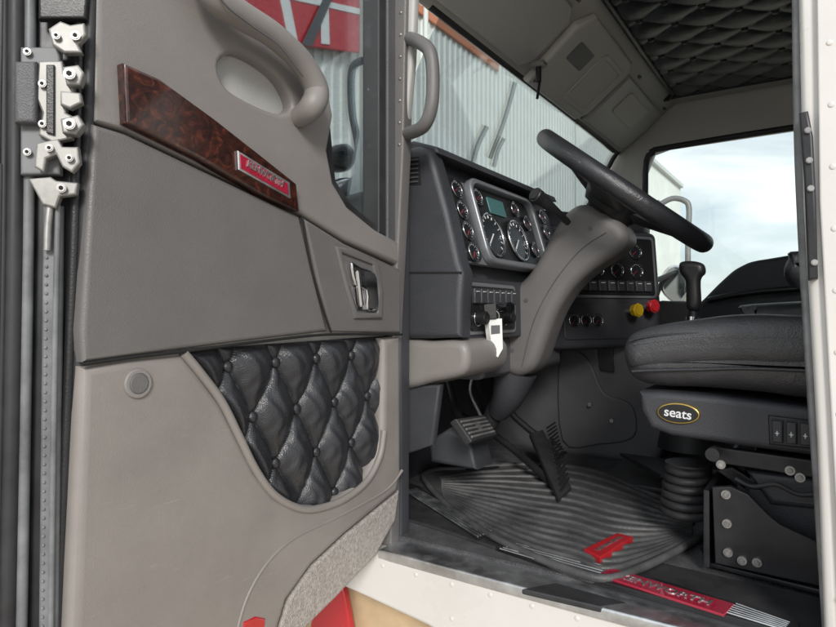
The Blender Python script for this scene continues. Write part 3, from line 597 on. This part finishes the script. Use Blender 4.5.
GLV=grp('gear_lever')
k=FY(1.86)
tube('stick',GLV,[Vector((k.hit(692,300).x,1.86,-.12)),k.hit(693,318),k.hit(692,290)],.011,'black',smooth=4)
panel('knob',GLV,FY(1.84),cr2([(679,262),(690,260),(702,263),(704,272),(699,280),(699,308),(686,308),(685,282),(679,272)],4),.045,.016,'black',br=6)
cyl('gear_boot',GLV,k.hit(692,320)-UZ*.35,k.hit(692,320)-UZ*.05,.09,'rubber',r2=.03)
cyl('boot_ring',GLV,k.hit(692,316)-UZ*.02,k.hit(692,316),.02,'chrome')

# ================================================================ EXTERIOR
G_=grp('ground'); 
me=bpy.data.meshes.new('ground_sheet'); me.from_pydata([(-400,-400,-1.6),(400,-400,-1.6),(400,400,-1.6),(-400,400,-1.6)],[],[(0,1,2,3)]); addobj('ground_sheet',me,'ground',G_)
W=grp('metal_warehouse')
WX=-9.0; ztop=9.2; YE=49
vs=[];fs_=[]; y=-12.0; prof=[(0,0),(.18,0),(.21,.05),(.27,.05)]
ys=[]
while y<YE:
    for dy,dx in prof: ys.append((y+dy,dx))
    y+=.30
ys.append((y,0))
for (yy,dx) in ys: vs+= [(WX+dx,yy,-1.2),(WX+dx,yy,ztop)]
for i in range(len(ys)-1): fs_.append((2*i,2*i+2,2*i+3,2*i+1))
me=bpy.data.meshes.new('siding'); me.from_pydata(vs,[],fs_); addobj('corrugated_siding',me,'wall',W,10)
box('base_wall',W,WX-.3,WX+.08,-12,YE,-1.6,-1.2,'conc',.01)
box('building_mass',W,WX-20,WX-.05,-12,YE,-1.6,ztop-.05,'wall',.0)
box('eave_gutter',W,WX-.1,WX+.25,-12.1,YE+.2,ztop,ztop+.28,'wall',.02)
box('orange_fascia',W,WX+.06,WX+.12,9,18.5,7.85,8.08,'orange',.01)
for y in (2,14,26,38): cyl('downpipe',W,(WX+.15,y,-1.5),(WX+.15,y,ztop),.07,'wall',n=16)
for y in (20,32): 
    box('roller_door',W,WX+.03,WX+.10,y,y+4.5,-1.6,3.0,'conc',.01)
    for k in range(14): box('roller_slat',W,WX+.10,WX+.115,y+.05,y+4.45,-1.5+k*.32,-1.5+k*.32+.26,'wall',.005)
SG=grp('wall_sign')
fsn=FX(WX+.25)
panel('sign_board',SG,fsn,[(243,-90),(360,-60),(360,52),(300,44),(243,4)],.1,.01,'redp')
for q in ([(262,-90),(272,-88),(298,40),(288,34)],[(243,-18),(360,8),(360,14),(243,-12)],[(318,-75),(326,-74),(330,44),(322,43)]):
    panel('sign_stripe',SG,fsn.off(.02+.01*(q[0][0]-240)/50),q,.02,.002,'gwhite')
panel('sign_stripe_dark',SG,fsn.off(.05),[(352,-62),(358,-62),(312,46),(302,44)],.02,.002,'char')
MR=grp('side_mirror')
fmr=FX(-1.02)
tube('mirror_arm',MR,[fmr.hit(*p) for p in [(362,60),(352,70),(352,110),(358,150),(352,196)]]+[Vector((-1.05,1.10,.15))],.010,'black')
panel('mirror_head',MR,fmr,cr2([(338,150),(350,142),(358,156),(352,170),(340,166)]),.05,.015,'black')
panel('convex_mirror',MR,FX(-1.0),cr2([(336,186),(350,176),(366,184),(364,206),(346,210)]),.04,.015,'chrome')
MR2=grp('side_mirror')
fm3=FY(3.1)
tube('mirror_arm',MR2,[fm3.hit(*p) for p in [(655,300),(662,282),(676,272)]]+[Vector((-.72,2.84,.1))],.012,'black',smooth=4)
panel('mirror_head',MR2,fm3,cr2([(660,290),(662,272),(674,264),(688,272),(688,296),(676,304)]),.06,.02,'chrome')
SL=grp('street_lamp')
fsl=FY(12)
tube('pole',SL,[fsl.w(fsl.c((688,240))[0],-1.6)]+[fsl.hit(*p) for p in [(688,300),(688,240),(689,208),(684,200),(672,198),(660,204)]],.05,'post',smooth=4)
box('lamp_head',SL,fsl.hit(656,204).x-.3,fsl.hit(656,204).x+.1,11.85,12.15,fsl.hit(656,204).z-.06,fsl.hit(656,204).z+.06,'post',.03)
TR=grp('tree_line')
bm=bmesh.new()
for k in range(5000):
    x=random.uniform(-60,90); hgt=2.8+1.4*math.sin(x*.23)+.9*math.sin(x*.71+1)+.6*math.sin(x*1.7)
    z=-1.6+random.random()**.7*hgt*1.3; yv=80+random.uniform(-2,2)
    s=random.uniform(.2,.5); m=Matrix.Translation((x,yv,z))@Matrix.Rotation(random.uniform(0,3),4,Vector((random.random()+.1,random.random(),random.random())))
    vv=[bm.verts.new(m@Vector(p)) for p in ((-s,-s,0),(s,-s*.7,0),(s*.8,s,0),(-s*.6,s,0))]; bm.faces.new(vv)
me=bpy.data.meshes.new('foliage'); bm.to_mesh(me); bm.free(); addobj('foliage',me,'leaf',TR)

# ================================================================ CAMERA / LIGHT
cam=bpy.data.cameras.new('camera'); cam.lens=36*F/836; cam.sensor_width=36; cam.clip_start=.02; cam.clip_end=2000
co=bpy.data.objects.new('camera',cam); scene.collection.objects.link(co); co.rotation_euler=(rad(90),0,YAW); scene.camera=co
sun=bpy.data.lights.new('sun','SUN'); sun.energy=2.6; sun.angle=rad(16); sun.color=(1,.965,.92)
so=bpy.data.objects.new('sun',sun); scene.collection.objects.link(so)
sd=Vector((.52,-.76,.46)).normalized()
so.rotation_euler=sd.to_track_quat('Z','Y').to_euler()
w=bpy.data.worlds.new('World'); scene.world=w; w.use_nodes=True; N=w.node_tree.nodes; K=w.node_tree.links; N.clear()
out=N.new('ShaderNodeOutputWorld'); sky=N.new('ShaderNodeTexSky'); sky.sky_type='NISHITA'; sky.sun_disc=False
sky.sun_elevation=math.asin(sd.z); sky.sun_rotation=math.atan2(sd.x,sd.y)
b1=N.new('ShaderNodeBackground'); b1.inputs[1].default_value=.13; K.new(sky.outputs[0],b1.inputs[0])
b2=N.new('ShaderNodeBackground'); b2.inputs[1].default_value=1.45
tc=N.new('ShaderNodeTexCoord'); n=N.new('ShaderNodeTexNoise'); n.inputs['Scale'].default_value=3.4; n.inputs['Detail'].default_value=7; n.inputs['Distortion'].default_value=.4
mp=N.new('ShaderNodeMapping'); mp.inputs['Scale'].default_value=(1,1,3); K.new(tc.outputs['Generated'],mp.inputs[0]); K.new(mp.outputs[0],n.inputs['Vector'])
rc=N.new('ShaderNodeValToRGB'); rc.color_ramp.elements[0].position=.35; rc.color_ramp.elements[0].color=(.48,.53,.58,1); rc.color_ramp.elements[1].position=.68; rc.color_ramp.elements[1].color=(.88,.91,.93,1)
K.new(n.outputs['Fac'],rc.inputs[0]); K.new(rc.outputs[0],b2.inputs[0])
r=N.new('ShaderNodeMapRange'); r.inputs[1].default_value=.36; r.inputs[2].default_value=.58; r.inputs[3].default_value=.6; r.inputs[4].default_value=1; K.new(n.outputs['Fac'],r.inputs[0])
mx=N.new('ShaderNodeMixShader'); K.new(r.outputs[0],mx.inputs[0]); K.new(b1.outputs[0],mx.inputs[1]); K.new(b2.outputs[0],mx.inputs[2]); K.new(mx.outputs[0],out.inputs[0])
scene.view_settings.view_transform='Standard'; scene.view_settings.look='None'; scene.view_settings.exposure=0
